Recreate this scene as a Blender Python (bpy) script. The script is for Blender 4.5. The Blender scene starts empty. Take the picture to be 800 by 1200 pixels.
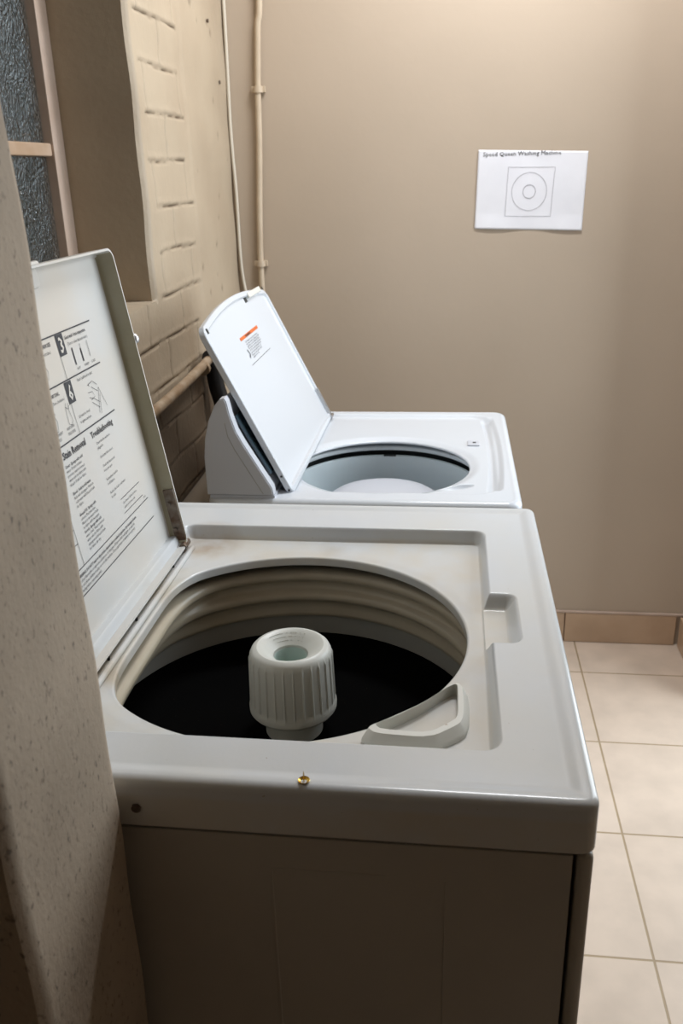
import bpy, bmesh, math, random
import numpy as np
from mathutils import Vector, Matrix
random.seed(4); np.random.seed(4)
S = bpy.context.scene; C = S.collection
PI = math.pi

# ------------------------------------------------------------------ materials
def mat(name, col, rough=.5, metal=0, spec=.5, var=None, vscale=6, bump=0, bscale=80, stretch=(1,1,1), coat=0, detail=4, flecks=None):
    m = bpy.data.materials.new(name); m.use_nodes = True
    N, L = m.node_tree.nodes, m.node_tree.links
    b = N['Principled BSDF']
    b.inputs['Base Color'].default_value = (*col, 1)
    b.inputs['Roughness'].default_value = rough
    b.inputs['Metallic'].default_value = metal
    b.inputs['Specular IOR Level'].default_value = spec
    b.inputs['Coat Weight'].default_value = coat
    tc = N.new('ShaderNodeTexCoord'); mp = N.new('ShaderNodeMapping'); mp.inputs['Scale'].default_value = stretch
    L.new(tc.outputs['Object'], mp.inputs['Vector'])
    out = None
    if var:
        n = N.new('ShaderNodeTexNoise'); n.inputs['Scale'].default_value = vscale; n.inputs['Detail'].default_value = detail
        L.new(mp.outputs[0], n.inputs['Vector'])
        r = N.new('ShaderNodeValToRGB'); r.color_ramp.elements[0].position = .35; r.color_ramp.elements[1].position = .68
        r.color_ramp.elements[0].color = (*col, 1); r.color_ramp.elements[1].color = (*var, 1)
        L.new(n.outputs['Fac'], r.inputs['Fac']); out = r.outputs['Color']
    if flecks:
        fc, fs, lo, hi = flecks
        n = N.new('ShaderNodeTexNoise'); n.inputs['Scale'].default_value = fs; n.inputs['Detail'].default_value = 3
        L.new(mp.outputs[0], n.inputs['Vector'])
        r = N.new('ShaderNodeMapRange'); r.inputs['From Min'].default_value = lo; r.inputs['From Max'].default_value = hi
        L.new(n.outputs['Fac'], r.inputs['Value'])
        x = N.new('ShaderNodeMix'); x.data_type = 'RGBA'; x.inputs[7].default_value = (*fc, 1)
        L.new(r.outputs['Result'], x.inputs[0])
        if out: L.new(out, x.inputs[6])
        else: x.inputs[6].default_value = (*col, 1)
        out = x.outputs[2]
    if out: L.new(out, b.inputs['Base Color'])
    if bump:
        n = N.new('ShaderNodeTexNoise'); n.inputs['Scale'].default_value = bscale; n.inputs['Detail'].default_value = 5
        L.new(mp.outputs[0], n.inputs['Vector'])
        bp = N.new('ShaderNodeBump'); bp.inputs['Strength'].default_value = bump; bp.inputs['Distance'].default_value = .004
        L.new(n.outputs['Fac'], bp.inputs['Height']); L.new(bp.outputs['Normal'], b.inputs['Normal'])
    m['out'] = 1
    return m

def tint_by_attr(m, dark):
    """mixes a dirt colour in by the mesh's own 'dirt' attribute (mortar joints, chips, shade painted below the pipe)"""
    N, L = m.node_tree.nodes, m.node_tree.links
    b = N['Principled BSDF']; at = N.new('ShaderNodeAttribute'); at.attribute_name = 'dirt_shade'
    x = N.new('ShaderNodeMix'); x.data_type = 'RGBA'; x.inputs[7].default_value = (*dark, 1)
    L.new(at.outputs['Fac'], x.inputs[0])
    src = b.inputs['Base Color'].links
    if src: L.new(src[0].from_socket, x.inputs[6])
    else: x.inputs[6].default_value = b.inputs['Base Color'].default_value
    L.new(x.outputs[2], b.inputs['Base Color'])

WALLC = (.48, .39, .30)
M = {}
M['wall'] = mat('painted_plaster', WALLC, .55, var=(.45, .365, .28), vscale=2.2, bump=.10, bscale=45)
M['wall_left'] = mat('painted_brick', (.45, .37, .27), .5, var=(.40, .32, .23), vscale=5, bump=.3, bscale=60)
tint_by_attr(M['wall_left'], (.085, .053, .03))
M['pier'] = mat('rough_plaster', (.44, .36, .275), .8, var=(.35, .285, .215), vscale=9, bump=.16, bscale=200, stretch=(1, 1, .7),
                flecks=((.19, .155, .12), 210, .60, .74))
M['ceiling'] = mat('ceiling_paint', (.55, .50, .43), .8)
M['base_tile'] = mat('baseboard_tile', (.52, .37, .25), .35, var=(.46, .32, .21), vscale=9)
M['cream_frame'] = mat('window_paint', (.50, .39, .32), .45, var=(.43, .32, .25), vscale=12, bump=.15)
M['rail'] = mat('rail_paint', (.45, .33, .24), .45, var=(.36, .24, .15), vscale=14)
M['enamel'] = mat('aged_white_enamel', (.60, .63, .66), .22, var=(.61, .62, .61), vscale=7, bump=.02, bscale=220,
                  flecks=((.34, .29, .22), 190, .75, .80))
M['flange_olive'] = mat('olive_enamel', (.36, .33, .235), .4, var=(.31, .28, .18), vscale=14)
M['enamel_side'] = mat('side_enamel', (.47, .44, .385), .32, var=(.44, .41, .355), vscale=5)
M['lidwhite'] = mat('lid_enamel', (.62, .625, .615), .3, var=(.64, .60, .54), vscale=6)
M['white'] = mat('bright_white_enamel', (.62, .655, .70), .16)
M['white_side'] = mat('white_plastic', (.53, .55, .60), .35)
M['cream'] = mat('cream_plastic', (.50, .44, .335), .35, var=(.43, .37, .27), vscale=10)
M['bleach'] = mat('dispenser_plastic', (.66, .66, .61), .35, flecks=((.30, .20, .10), 120, .70, .78))
M['grey'] = mat('grey_enamel', (.34, .33, .30), .35)
M['bluegrey'] = mat('speckled_basket', (.66, .74, .77), .3)
M['ringgrey'] = mat('pale_ring', (.66, .70, .72), .35)
M['black'] = mat('black_bottom', (.0025, .0025, .0025), .9, spec=.02, flecks=((.035, .03, .025), 420, .71, .76))
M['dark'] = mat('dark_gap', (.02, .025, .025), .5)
M['agit'] = mat('agitator_plastic', (.60, .61, .57), .38, bump=.06, bscale=120)
M['aqua'] = mat('agitator_bore', (.48, .58, .54), .4)
M['rust'] = mat('rusty_metal', (.20, .17, .14), .45, metal=.5, var=(.10, .055, .03), vscale=70, bump=.4, bscale=200)
M['steel'] = mat('steel', (.55, .55, .56), .3, metal=.9)
M['brass'] = mat('brass', (.72, .48, .10), .25, metal=1)
M['paper'] = mat('paper', (.80, .80, .84), .7, var=(.74, .74, .78), vscale=9)
M['ink'] = mat('black_ink', (.03, .03, .035), .6)
M['pencil'] = mat('grey_pencil', (.38, .37, .40), .7)
M['orange'] = mat('orange_print', (.62, .14, .03), .5)
M['pipe'] = mat('painted_pipe', (.56, .46, .34), .45, var=(.50, .40, .29), vscale=20)
M['cable'] = mat('cable_sheath', (.62, .56, .46), .45)
M['copper'] = mat('worn_pipe_paint', (.42, .33, .235), .5, var=(.26, .165, .09), vscale=25)
M['hose'] = mat('black_rubber', (.012, .012, .013), .5)
M['waste'] = mat('waste_pipe_paint', (.42, .36, .29), .5)
M['panel'] = mat('control_panel', (.045, .075, .10), .2)
M['door'] = mat('door_paint', (.55, .45, .35), .5)

def soiling(m):
    """yellowing of the sheet inside the lid well and a rusty stain by the hinge"""
    N, L = m.node_tree.nodes, m.node_tree.links; b = N['Principled BSDF']
    tc = N.new('ShaderNodeTexCoord'); nz = N.new('ShaderNodeTexNoise'); nz.inputs['Scale'].default_value = 16; nz.inputs['Detail'].default_value = 5
    L.new(tc.outputs['Object'], nz.inputs['Vector'])
    sp = N.new('ShaderNodeSeparateXYZ'); L.new(tc.outputs['Object'], sp.inputs[0])
    src = b.inputs['Base Color'].links[0].from_socket
    def layer(src, fac_socket, col, k):
        mu = N.new('ShaderNodeMath'); mu.operation = 'MULTIPLY'; L.new(fac_socket, mu.inputs[0])
        nr = N.new('ShaderNodeMapRange'); nr.inputs['From Min'].default_value = .35; nr.inputs['From Max'].default_value = .65; nr.inputs['To Max'].default_value = k; nr.inputs['To Min'].default_value = k*.25
        L.new(nz.outputs['Fac'], nr.inputs['Value']); L.new(nr.outputs['Result'], mu.inputs[1])
        x = N.new('ShaderNodeMix'); x.data_type = 'RGBA'; x.inputs[7].default_value = (*col, 1)
        L.new(mu.outputs[0], x.inputs[0]); L.new(src, x.inputs[6]); return x.outputs[2]
    r = N.new('ShaderNodeMapRange'); r.inputs['From Min'].default_value = .918; r.inputs['From Max'].default_value = .912; L.new(sp.outputs['Z'], r.inputs['Value'])
    src = layer(src, r.outputs['Result'], (.60, .54, .43), .55)
    for p, rad, col, k in (((-.355, 1.165, .912), .055, (.30, .20, .11), .9), ((-.372, .80, .905), .05, (.45, .37, .26), .8), ((-.375, 1.0, .905), .035, (.45, .37, .26), .6), ((-.165, 1.165, .912), .03, (.40, .37, .33), .6)):
        d = N.new('ShaderNodeVectorMath'); d.operation = 'DISTANCE'; d.inputs[1].default_value = p; L.new(tc.outputs['Object'], d.inputs[0])
        r = N.new('ShaderNodeMapRange'); r.inputs['From Min'].default_value = rad; r.inputs['From Max'].default_value = rad*.2; L.new(d.outputs['Value'], r.inputs['Value'])
        src = layer(src, r.outputs['Result'], col, k)
    L.new(src, b.inputs['Base Color'])
soiling(M['enamel'])
# floor tiles: square tiles, thin grout, set out from measured joints
def floor_mat():
    m = bpy.data.materials.new('floor_tiles'); m.use_nodes = True
    N, L = m.node_tree.nodes, m.node_tree.links; b = N['Principled BSDF']
    tc = N.new('ShaderNodeTexCoord'); mp = N.new('ShaderNodeMapping')
    mp.inputs['Location'].default_value = (-.408, -1.301 + .3457*6, 0)
    L.new(tc.outputs['Object'], mp.inputs['Vector'])
    br = N.new('ShaderNodeTexBrick'); br.offset = 0; br.squash = 1
    br.inputs['Scale'].default_value = 1; br.inputs['Brick Width'].default_value = .3457; br.inputs['Row Height'].default_value = .3457
    br.inputs['Mortar Size'].default_value = .0028; br.inputs['Mortar Smooth'].default_value = .3; br.inputs['Bias'].default_value = 0
    br.inputs['Color1'].default_value = (.60, .49, .395, 1); br.inputs['Color2'].default_value = (.585, .475, .38, 1)
    br.inputs['Mortar'].default_value = (.35, .26, .16, 1)
    L.new(mp.outputs[0], br.inputs['Vector'])
    n = N.new('ShaderNodeTexNoise'); n.inputs['Scale'].default_value = 11; n.inputs['Detail'].default_value = 6
    L.new(tc.outputs['Object'], n.inputs['Vector'])
    mr = N.new('ShaderNodeMapRange'); mr.inputs['From Min'].default_value = .35; mr.inputs['From Max'].default_value = .7
    mr.inputs['To Min'].default_value = 1.04; mr.inputs['To Max'].default_value = .90
    L.new(n.outputs['Fac'], mr.inputs['Value'])
    v = N.new('ShaderNodeVectorMath'); v.operation = 'SCALE'
    L.new(br.outputs['Color'], v.inputs[0]); L.new(mr.outputs['Result'], v.inputs['Scale']); L.new(v.outputs[0], b.inputs['Base Color'])
    bp = N.new('ShaderNodeBump'); bp.inputs['Strength'].default_value = .5; bp.inputs['Distance'].default_value = .003; bp.invert = True
    L.new(br.outputs['Fac'], bp.inputs['Height']); L.new(bp.outputs['Normal'], b.inputs['Normal'])
    b.inputs['Roughness'].default_value = .42
    return m
M['floor'] = floor_mat()

def glass_mat():
    m = bpy.data.materials.new('pebbled_glass'); m.use_nodes = True
    N, L = m.node_tree.nodes, m.node_tree.links; b = N['Principled BSDF']
    b.inputs['Base Color'].default_value = (.66, .71, .72, 1); b.inputs['Transmission Weight'].default_value = 1
    b.inputs['Roughness'].default_value = .16; b.inputs['IOR'].default_value = 1.5
    tc = N.new('ShaderNodeTexCoord'); v = N.new('ShaderNodeTexVoronoi'); v.inputs['Scale'].default_value = 110
    n = N.new('ShaderNodeTexNoise'); n.inputs['Scale'].default_value = 18; n.inputs['Detail'].default_value = 3
    mx = N.new('ShaderNodeMixRGB'); mx.inputs['Fac'].default_value = .06
    L.new(tc.outputs['Object'], n.inputs['Vector']); L.new(tc.outputs['Object'], mx.inputs['Color1']); L.new(n.outputs['Color'], mx.inputs['Color2'])
    L.new(mx.outputs[0], v.inputs['Vector'])
    bp = N.new('ShaderNodeBump'); bp.inputs['Strength'].default_value = 1; bp.inputs['Distance'].default_value = .0022
    L.new(v.outputs['Distance'], bp.inputs['Height']); L.new(bp.outputs['Normal'], b.inputs['Normal'])
    return m
M['glass'] = glass_mat()

# ------------------------------------------------------------------ mesh helpers
def obj(name, verts, faces, m, parent=None, smooth=False, auto=None):
    me = bpy.data.meshes.new(name); me.from_pydata([tuple(map(float, v)) for v in verts], [], [tuple(int(i) for i in f) for f in faces]); me.update()
    bm = bmesh.new(); bm.from_mesh(me); bmesh.ops.recalc_face_normals(bm, faces=bm.faces); bm.to_mesh(me); bm.free()
    if smooth: me.shade_smooth()
    o = bpy.data.objects.new(name, me); C.objects.link(o)
    me.materials.append(m)
    if smooth and auto is not None:
        me.set_sharp_from_angle(angle=math.radians(auto))
    if smooth: wn(o)
    if parent:
        o.parent = parent
        o.matrix_parent_inverse = Matrix.Translation(-world_loc(parent))
    return o
def wn(o):
    w = o.modifiers.new('normals', 'WEIGHTED_NORMAL'); w.keep_sharp = True; w.weight = 80
def world_loc(o):
    v = Vector(o.location)
    p = o
    while p.parent: p = p.parent; v = Vector(o.location) if False else v
    return v if not o.parent else Vector((0, 0, 0))
def bmobj(name, bm, m, parent=None, smooth=False, auto=35):
    me = bpy.data.meshes.new(name); bmesh.ops.recalc_face_normals(bm, faces=bm.faces); bm.to_mesh(me); bm.free()
    if smooth: me.shade_smooth(); me.set_sharp_from_angle(angle=math.radians(auto))
    o = bpy.data.objects.new(name, me); C.objects.link(o); me.materials.append(m)
    if smooth: wn(o)
    if parent:
        o.parent = parent; o.matrix_parent_inverse = Matrix.Translation(-world_loc(parent))
    return o
def box(bm, x0, x1, y0, y1, z0, z1, bev=0, seg=2):
    r = bmesh.ops.create_cube(bm, size=1)
    vs = r['verts']
    for v in vs: v.co = Vector(((x0+x1)/2 + v.co.x*(x1-x0), (y0+y1)/2 + v.co.y*(y1-y0), (z0+z1)/2 + v.co.z*(z1-z0)))
    if bev:
        es = list({e for v in vs for e in v.link_edges})
        bmesh.ops.bevel(bm, geom=es, offset=bev, segments=seg, affect='EDGES', profile=.5)
def boxobj(name, a, m, parent=None, bev=0, smooth=True):
    bm = bmesh.new(); box(bm, *a, bev=bev); return bmobj(name, bm, m, parent, smooth=bool(bev) and smooth)
def tube(bm, pts, r, seg=14, cap=True):
    pts = [Vector(p) for p in pts]; rs = r if isinstance(r, (list, tuple)) else [r]*len(pts)
    rings = []; up = None
    for i, p in enumerate(pts):
        t = (pts[min(i+1, len(pts)-1)] - pts[max(i-1, 0)]).normalized()
        if up is None:
            up = t.orthogonal().normalized()
        up = (up - t*up.dot(t)).normalized(); b = t.cross(up)
        rings.append([bm.verts.new(p + (up*math.cos(a) + b*math.sin(a))*rs[i]) for a in [2*PI*k/seg for k in range(seg)]])
    for a, b_ in zip(rings, rings[1:]):
        for k in range(seg): bm.faces.new((a[k], a[(k+1) % seg], b_[(k+1) % seg], b_[k]))
    if cap: bm.faces.new(rings[0][::-1]); bm.faces.new(rings[-1])
def smoothpath(pts, n=8):
    P = [Vector(p) for p in pts]; out = []
    for i in range(len(P)-1):
        p0, p1, p2, p3 = P[max(i-1, 0)], P[i], P[i+1], P[min(i+2, len(P)-1)]
        for k in range(n):
            t = k/n
            out.append(.5*((2*p1) + (p2-p0)*t + (2*p0-5*p1+4*p2-p3)*t*t + (3*p1-p0-3*p2+p3)*t**3))
    out.append(P[-1]); return out
def lathe(prof, c, seg=96, rf=None, close=False):
    vs, fs = [], []
    for i, (r, z) in enumerate(prof):
        for k in range(seg):
            a = 2*PI*k/seg; rr = r + (rf(a, i) if rf else 0)
            vs.append((c[0] + rr*math.cos(a), c[1] + rr*math.sin(a), z))
    for i in range(len(prof)-1):
        for k in range(seg):
            fs.append((i*seg+k, i*seg+(k+1) % seg, (i+1)*seg+(k+1) % seg, (i+1)*seg+k))
    return vs, fs
def prism(prof, y0, y1):
    """prof: list of (x, z); extruded along y, closed"""
    n = len(prof)
    vs = [(x, y0, z) for x, z in prof] + [(x, y1, z) for x, z in prof]
    fs = [tuple(range(n))[::-1], tuple(range(n, 2*n))] + [(i, (i+1) % n, n+(i+1) % n, n+i) for i in range(n)]
    return vs, fs
def tag(o, label=None, cat=None, group=None, kind=None):
    if label: o['label'] = label
    if cat: o['category'] = cat
    if group: o['group'] = group
    if kind: o['kind'] = kind
    return o
def empty(name, loc):
    o = bpy.data.objects.new(name, None); C.objects.link(o); o.location = loc; o.empty_display_size = .1; return o
def struct(o): o['kind'] = 'structure'; return o

def sdr(X, Y, x0, x1, y0, y1, r):
    qx = np.abs(X-(x0+x1)/2)-(x1-x0)/2+r; qy = np.abs(Y-(y0+y1)/2)-(y1-y0)/2+r
    return np.hypot(np.maximum(qx, 0), np.maximum(qy, 0)) + np.minimum(np.maximum(qx, qy), 0) - r
def sst(a, b, x):
    t = np.clip((x-a)/(b-a), 0, 1); return t*t*(3-2*t)

def ray_rr(c, th, x0, x1, y0, y1, r):
    """distance along the rays th from c to a rounded rectangle"""
    lo = np.zeros_like(th); hi = np.full_like(th, 3.)
    for _ in range(40):
        mid = (lo+hi)/2
        d = sdr(c[0]+mid*np.cos(th), c[1]+mid*np.sin(th), x0, x1, y0, y1, r)
        lo = np.where(d < 0, mid, lo); hi = np.where(d < 0, hi, mid)
    return lo

def deck(name, rect, rc, c, holef, hfun, top, m, parent, N=900, Mr=150, e=.010, skirt=.05, lip=.012, lipr=.003):
    """pressed top panel: a hole outline, a shaped surface, rounded outer edge and skirt"""
    th = np.linspace(0, 2*PI, N, endpoint=False)
    rh = holef(th)
    ro = ray_rr(c, th, rect[0]+e, rect[1]-e, rect[2]+e, rect[3]-e, max(rc-e, .003))
    rings = []
    def ring(r, z): rings.append(np.stack([c[0]+r*np.cos(th), c[1]+r*np.sin(th), z if np.ndim(z) else np.full(N, z)], 1))
    X, Y = c[0]+rh*np.cos(th), c[1]+rh*np.sin(th); zh = hfun(X, Y)+top
    ring(rh+.002, zh-lip); ring(rh, zh-lip)
    for a in np.linspace(0, PI/2, 5)[:-1]:
        ring(rh+lipr*(1-math.cos(a)), zh-lipr+lipr*math.sin(a))
    for t in np.linspace(0, 1, Mr):
        r = (rh+lipr)*(1-t)+ro*t; X, Y = c[0]+r*np.cos(th), c[1]+r*np.sin(th); ring(r, hfun(X, Y)+top)
    zo = hfun(c[0]+ro*np.cos(th), c[1]+ro*np.sin(th))+top
    for a in np.linspace(0, PI/2, 7)[1:]:
        k = e*(1-math.sin(a))
        r = ray_rr(c, th, rect[0]+k, rect[1]-k, rect[2]+k, rect[3]-k, max(rc-k, .003)); ring(r, zo-e+e*math.cos(a))
    r = ray_rr(c, th, *rect, rc); ring(r, zo-e-.0012); ring(r, top-skirt+.0035); ring(r, top-skirt+.002)
    k = .0015; r = ray_rr(c, th, rect[0]+k, rect[1]-k, rect[2]+k, rect[3]-k, rc); ring(r, top-skirt)
    k = .012; r = ray_rr(c, th, rect[0]+k, rect[1]-k, rect[2]+k, rect[3]-k, rc); ring(r, top-skirt)
    V = np.concatenate(rings); R = len(rings)
    i = np.arange(R-1)[:, None]*N; k = np.arange(N)[None]; k2 = (k+1) % N
    F = np.stack([i+k, i+k2, i+N+k2, i+N+k], -1).reshape(-1, 4)
    me = bpy.data.meshes.new(name); me.from_pydata(V.tolist(), [], F.tolist()); me.update(); me.shade_smooth()
    me.set_sharp_from_angle(angle=math.radians(50))
    o = bpy.data.objects.new(name, me); C.objects.link(o); me.materials.append(m)
    if parent: o.parent = parent; o.matrix_parent_inverse = Matrix.Translation(-world_loc(parent))
    return o

def inset(poly, d):
    n = len(poly); out = []
    P = np.array(poly, float)
    for i in range(n):
        t = P[(i+1) % n]-P[i-1]; t /= np.hypot(*t); out.append(P[i] + d*np.array([-t[1], t[0]]))
    return np.array(out)
def pan(name, poly, rings, to, m, parent):
    """tray-shaped lid: poly counter-clockwise in (y, v), rings of (inset, offset along the normal)"""
    vs, fs, n = [], [], len(poly)
    for d, w in rings:
        for y, v in inset(poly, d): vs.append(to(y, v, w))
    for i in range(len(rings)-1):
        for k in range(n): fs.append((i*n+k, i*n+(k+1) % n, (i+1)*n+(k+1) % n, (i+1)*n+k))
    fs.append(tuple(range(n))); fs.append(tuple(range((len(rings)-1)*n, len(rings)*n)))
    return obj(name, vs, fs, m, parent, smooth=True, auto=40)
def rrpoly(a0, a1, b0, b1, r, n=8, straight=10):
    pts = []
    for cx, cy, s in ((a1-r, b0+r, -PI/2), (a1-r, b1-r, 0), (a0+r, b1-r, PI/2), (a0+r, b0+r, PI)):
        for k in range(n+1):
            a = s + PI/2*k/n; pts.append((cx+r*math.cos(a), cy+r*math.sin(a)))
    return pts

# printed matter -> one mesh; lines of (text, y, v, size, bold)
def text_geo(items, to, w=.0006):
    bm = bmesh.new()
    for s, y, v, size, bold, *rest in items:
        sx = rest[0] if rest else 1
        cu = bpy.data.curves.new('t', 'FONT'); cu.body = s; cu.size = size; cu.resolution_u = 1; cu.offset = size*.02 if bold else 0
        ob = bpy.data.objects.new('t', cu); me = bpy.data.meshes.new_from_object(ob)
        base = len(bm.verts); 
        for p in me.vertices: bm.verts.new(to(y + p.co.x*sx, v + p.co.y, w))
        bm.verts.ensure_lookup_table()
        for f in me.polygons:
            try: bm.faces.new([bm.verts[base+i] for i in f.vertices])
            except ValueError: pass
        bpy.data.objects.remove(ob); bpy.data.curves.remove(cu); bpy.data.meshes.remove(me)
    return bm
def stroke(bm, pts, th, to, w=.0006, closed=False):
    P = [np.array(p, float) for p in pts]; n = len(P); L_, R_ = [], []
    for i in range(n):
        a = P[i-1] if (i or closed) else P[i]; b = P[(i+1) % n] if (i < n-1 or closed) else P[i]
        t = b-a; t /= (np.hypot(*t)+1e-9); nn = np.array([-t[1], t[0]])*th/2
        L_.append(bm.verts.new(to(*(P[i]+nn), w))); R_.append(bm.verts.new(to(*(P[i]-nn), w)))
    for i in range(n if closed else n-1):
        j = (i+1) % n; bm.faces.new((L_[i], L_[j], R_[j], R_[i]))
def circ(cx, cy, rx, ry=None, n=28, jit=0):
    ry = ry or rx
    return [(cx+rx*math.cos(2*PI*k/n)*(1+random.uniform(-jit, jit)), cy+ry*math.sin(2*PI*k/n)*(1+random.uniform(-jit, jit))) for k in range(n)]

# ================================================================== the room
XL, XR, YB, YF, ZC = -.617, .735, 2.53, -3.0, 2.6
struct(boxobj('floor', (XL-.2, XR+1.6, YF-.1, YB+.1, -.05, 0), M['floor']))
struct(boxobj('ceiling', (XL-.2, XR+.15, YF-.1, YB+.1, ZC, ZC+.05), M['ceiling']))
struct(boxobj('wall_back', (XL-.2, XR+.15, YB, YB+.1, 0, ZC), M['wall']))
struct(boxobj('wall_front', (XL-.2, XR+.15, YF-.1, YF, 0, ZC), M['wall']))

# left wall: window opening y WY0..1.80, z 1.185..2.25; far stretch is brickwork under paint with open joints
WY0, WY1, WZ0, WZ1, XO = .72, 1.80, 1.185, 2.25, -.83
bm = bmesh.new()
box(bm, XO, XL, YF-.1, WY0, 0, ZC)
box(bm, XO, XL, WY0, 1.25, 0, WZ0); box(bm, XO, XL, WY0, WY1, WZ1, ZC)
struct(bmobj('wall_left', bm, M['wall_left']))
def left_patch(y0, y1, z0, z1, ny, nz, name, ret=False):
    Y, Z = np.meshgrid(np.linspace(y0, y1, ny), np.linspace(z0, z1, nz), indexing='ij')
    rng = np.random.RandomState(3)
    X = np.full_like(Y, XL); D = np.zeros_like(Y)
    X += .0018*np.sin(Y*23+Z*7)+.0012*np.sin(Z*31+Y*5)
    for i in range(-14, 16):
        zc = 1.187 + .0905*i
        ya = 1.84+rng.uniform(-.015, .02); yb = 2.115+rng.uniform(-.03, .02)
        if zc < 1.15: ya = 1.25
        wob = .0012*np.sin(Y*22+i*2.1)+.0006*np.sin(Y*113+i)+.0012*math.sin(i*5)*(Y-1.9)*6
        d = np.abs(Z-zc-wob)
        on = sst(ya-.012, ya+.004, Y)*(1-sst(yb-.004, yb+.012, Y))
        brk = .62+.38*np.sin(Y*31+i*1.9)
        g = np.exp(-(d/.0022)**2)*on
        X -= .0038*g*np.clip(brk+.3, .3, 1); D = np.maximum(D, g*np.clip(brk, .2, .95))
        # raised bead of plaster above every joint
        X += .0012*np.exp(-((Z-zc-wob-.009)/.005)**2)*on
        for j in range(-3, 8):
            yj = 1.86 + .228*j*.5*2 + (0.114 if i % 2 else 0) - .0
            if yj < ya or yj > yb-.02: continue
            m_ = np.exp(-(np.abs(Y-yj-.002*np.sin(Z*90))/.003)**2)*(Z > zc)*(Z < zc+.0905)*on
            X -= .0030*m_; D = np.maximum(D, m_*.22)
    # bare brick below the pipe, darkened by painted-in shade behind the machines
    low = 1-sst(-.012, .012, Z-(.965+.05*(Y-1.75)/.4)-.008*np.sin(Y*35)); low = low*(1-sst(2.19, 2.25, Y))
    D = np.maximum(D, low*(.80+.12*np.sin(Y*19+Z*27)))
    # plaster beyond the brick band steps slightly forward
    X += .004*sst(2.125, 2.15, Y)
    # shallow chips
    for _ in range(26):
        cy, cz, r = rng.uniform(2.14, 2.5), rng.uniform(.9, 2.2), rng.uniform(.002, .006)
        g = np.exp(-((Y-cy)**2+((Z-cz)*.7)**2)/r**2); X -= .003*g; D = np.maximum(D, g*.6)
    # rounded arris of the reveal
    if ret: X -= .010*(1-sst(0, .014, Y-y0))**2 * (Z > WZ0)
    vs = np.stack([X, Y, Z], -1).reshape(-1, 3)
    i = np.arange(ny-1)[:, None]*nz; k = np.arange(nz-1)[None]
    F = np.stack([i+k, i+nz+k, i+nz+k+1, i+k+1], -1).reshape(-1, 4)
    nb = len(vs)
    # closed behind
    ex = [(XO, y0, z0), (XO, y1, z0), (XO, y1, z1), (XO, y0, z1)]
    vs = vs.tolist()+ex
    A = lambda a, b: a*nz+b
    F = F.tolist()
    F += [[A(0, b) for b in range(nz)][::-1] + [nb, nb+3][::1]] if False else []
    F.append([nb]+[A(0, b) for b in range(nz)]+[nb+3])
    F.append([nb+1]+[A(ny-1, b) for b in range(nz)]+[nb+2])
    F.append([nb]+[A(a, 0) for a in range(ny)]+[nb+1])
    F.append([nb+3]+[A(a, nz-1) for a in range(ny)]+[nb+2])
    F.append([nb, nb+1, nb+2, nb+3])
    o = obj(name, vs, F, M['wall_left'], smooth=True, auto=40)
    for q in list(o.data.polygons)[-5:]: q.use_smooth = False
    at = o.data.attributes.new('dirt_shade', 'FLOAT', 'POINT'); at.data.foreach_set('value', np.concatenate([D.ravel(), np.zeros(4)]).astype(np.float32))
    return struct(o)
left_patch(1.80, YB, 0, ZC, 150, 560, 'wall_left', True)
left_patch(1.25, 1.80, 0, WZ0, 90, 250, 'wall_left')

# rough plastered pier close on the left
PX, PY0, PY1 = -.283, .422, .590
def pier():
    ny, nz = 40, 500
    Y, Z = np.meshgrid(np.linspace(PY0, PY1, ny), np.linspace(0, ZC, nz), indexing='ij')
    X = PX - .008*np.clip(Z-.93, 0, .45) - .035*np.clip(Z-1.38, 0, .12) + .0006*np.sin(Z*9+Y*20)+.0008*np.sin(Z*37) 
    X -= .006*(1-sst(0, .010, Y-PY0))**2 + .004*(1-sst(0, .006, PY1-Y))**2
    vs = np.stack([X, Y, Z], -1).reshape(-1, 3).tolist(); nb = len(vs)
    i = np.arange(ny-1)[:, None]*nz; k = np.arange(nz-1)[None]
    F = np.stack([i+k, i+nz+k, i+nz+k+1, i+k+1], -1).reshape(-1, 4).tolist()
    vs += [(XL-.02, PY0, 0), (XL-.02, PY1, 0), (XL-.02, PY1, ZC), (XL-.02, PY0, ZC)]
    A = lambda a, b: a*nz+b
    F.append([nb]+[A(0, b) for b in range(nz)]+[nb+3]); F.append([nb+1]+[A(ny-1, b) for b in range(nz)]+[nb+2])
    F.append([nb]+[A(a, 0) for a in range(ny)]+[nb+1]); F.append([nb+3]+[A(a, nz-1) for a in range(ny)]+[nb+2])
    o = obj('wall_pier', vs, F, M['pier'], smooth=True, auto=40)
    for q in list(o.data.polygons)[-4:]: q.use_smooth = False
    return struct(o)
pier()

# right wall with the open doorway the daylight comes through
DY0, DY1, DZ = 1.2, 2.2, 2.12
bm = bmesh.new()
box(bm, XR, XR+.11, YF-.1, DY0, 0, ZC); box(bm, XR, XR+.11, DY1, YB+.1, 0, ZC); box(bm, XR, XR+.11, DY0, DY1, DZ, ZC)
struct(bmobj('wall_right', bm, M['wall']))
bm = bmesh.new()
box(bm, XR-.012, XR+.12, DY0-.05, DY0, 0, DZ, .003); box(bm, XR-.012, XR+.12, DY1, DY1+.05, 0, DZ, .003); box(bm, XR-.012, XR+.12, DY0-.05, DY1+.05, DZ, DZ+.05, .003)
struct(bmobj('trim_1', bm, M['cream_frame']))

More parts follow.
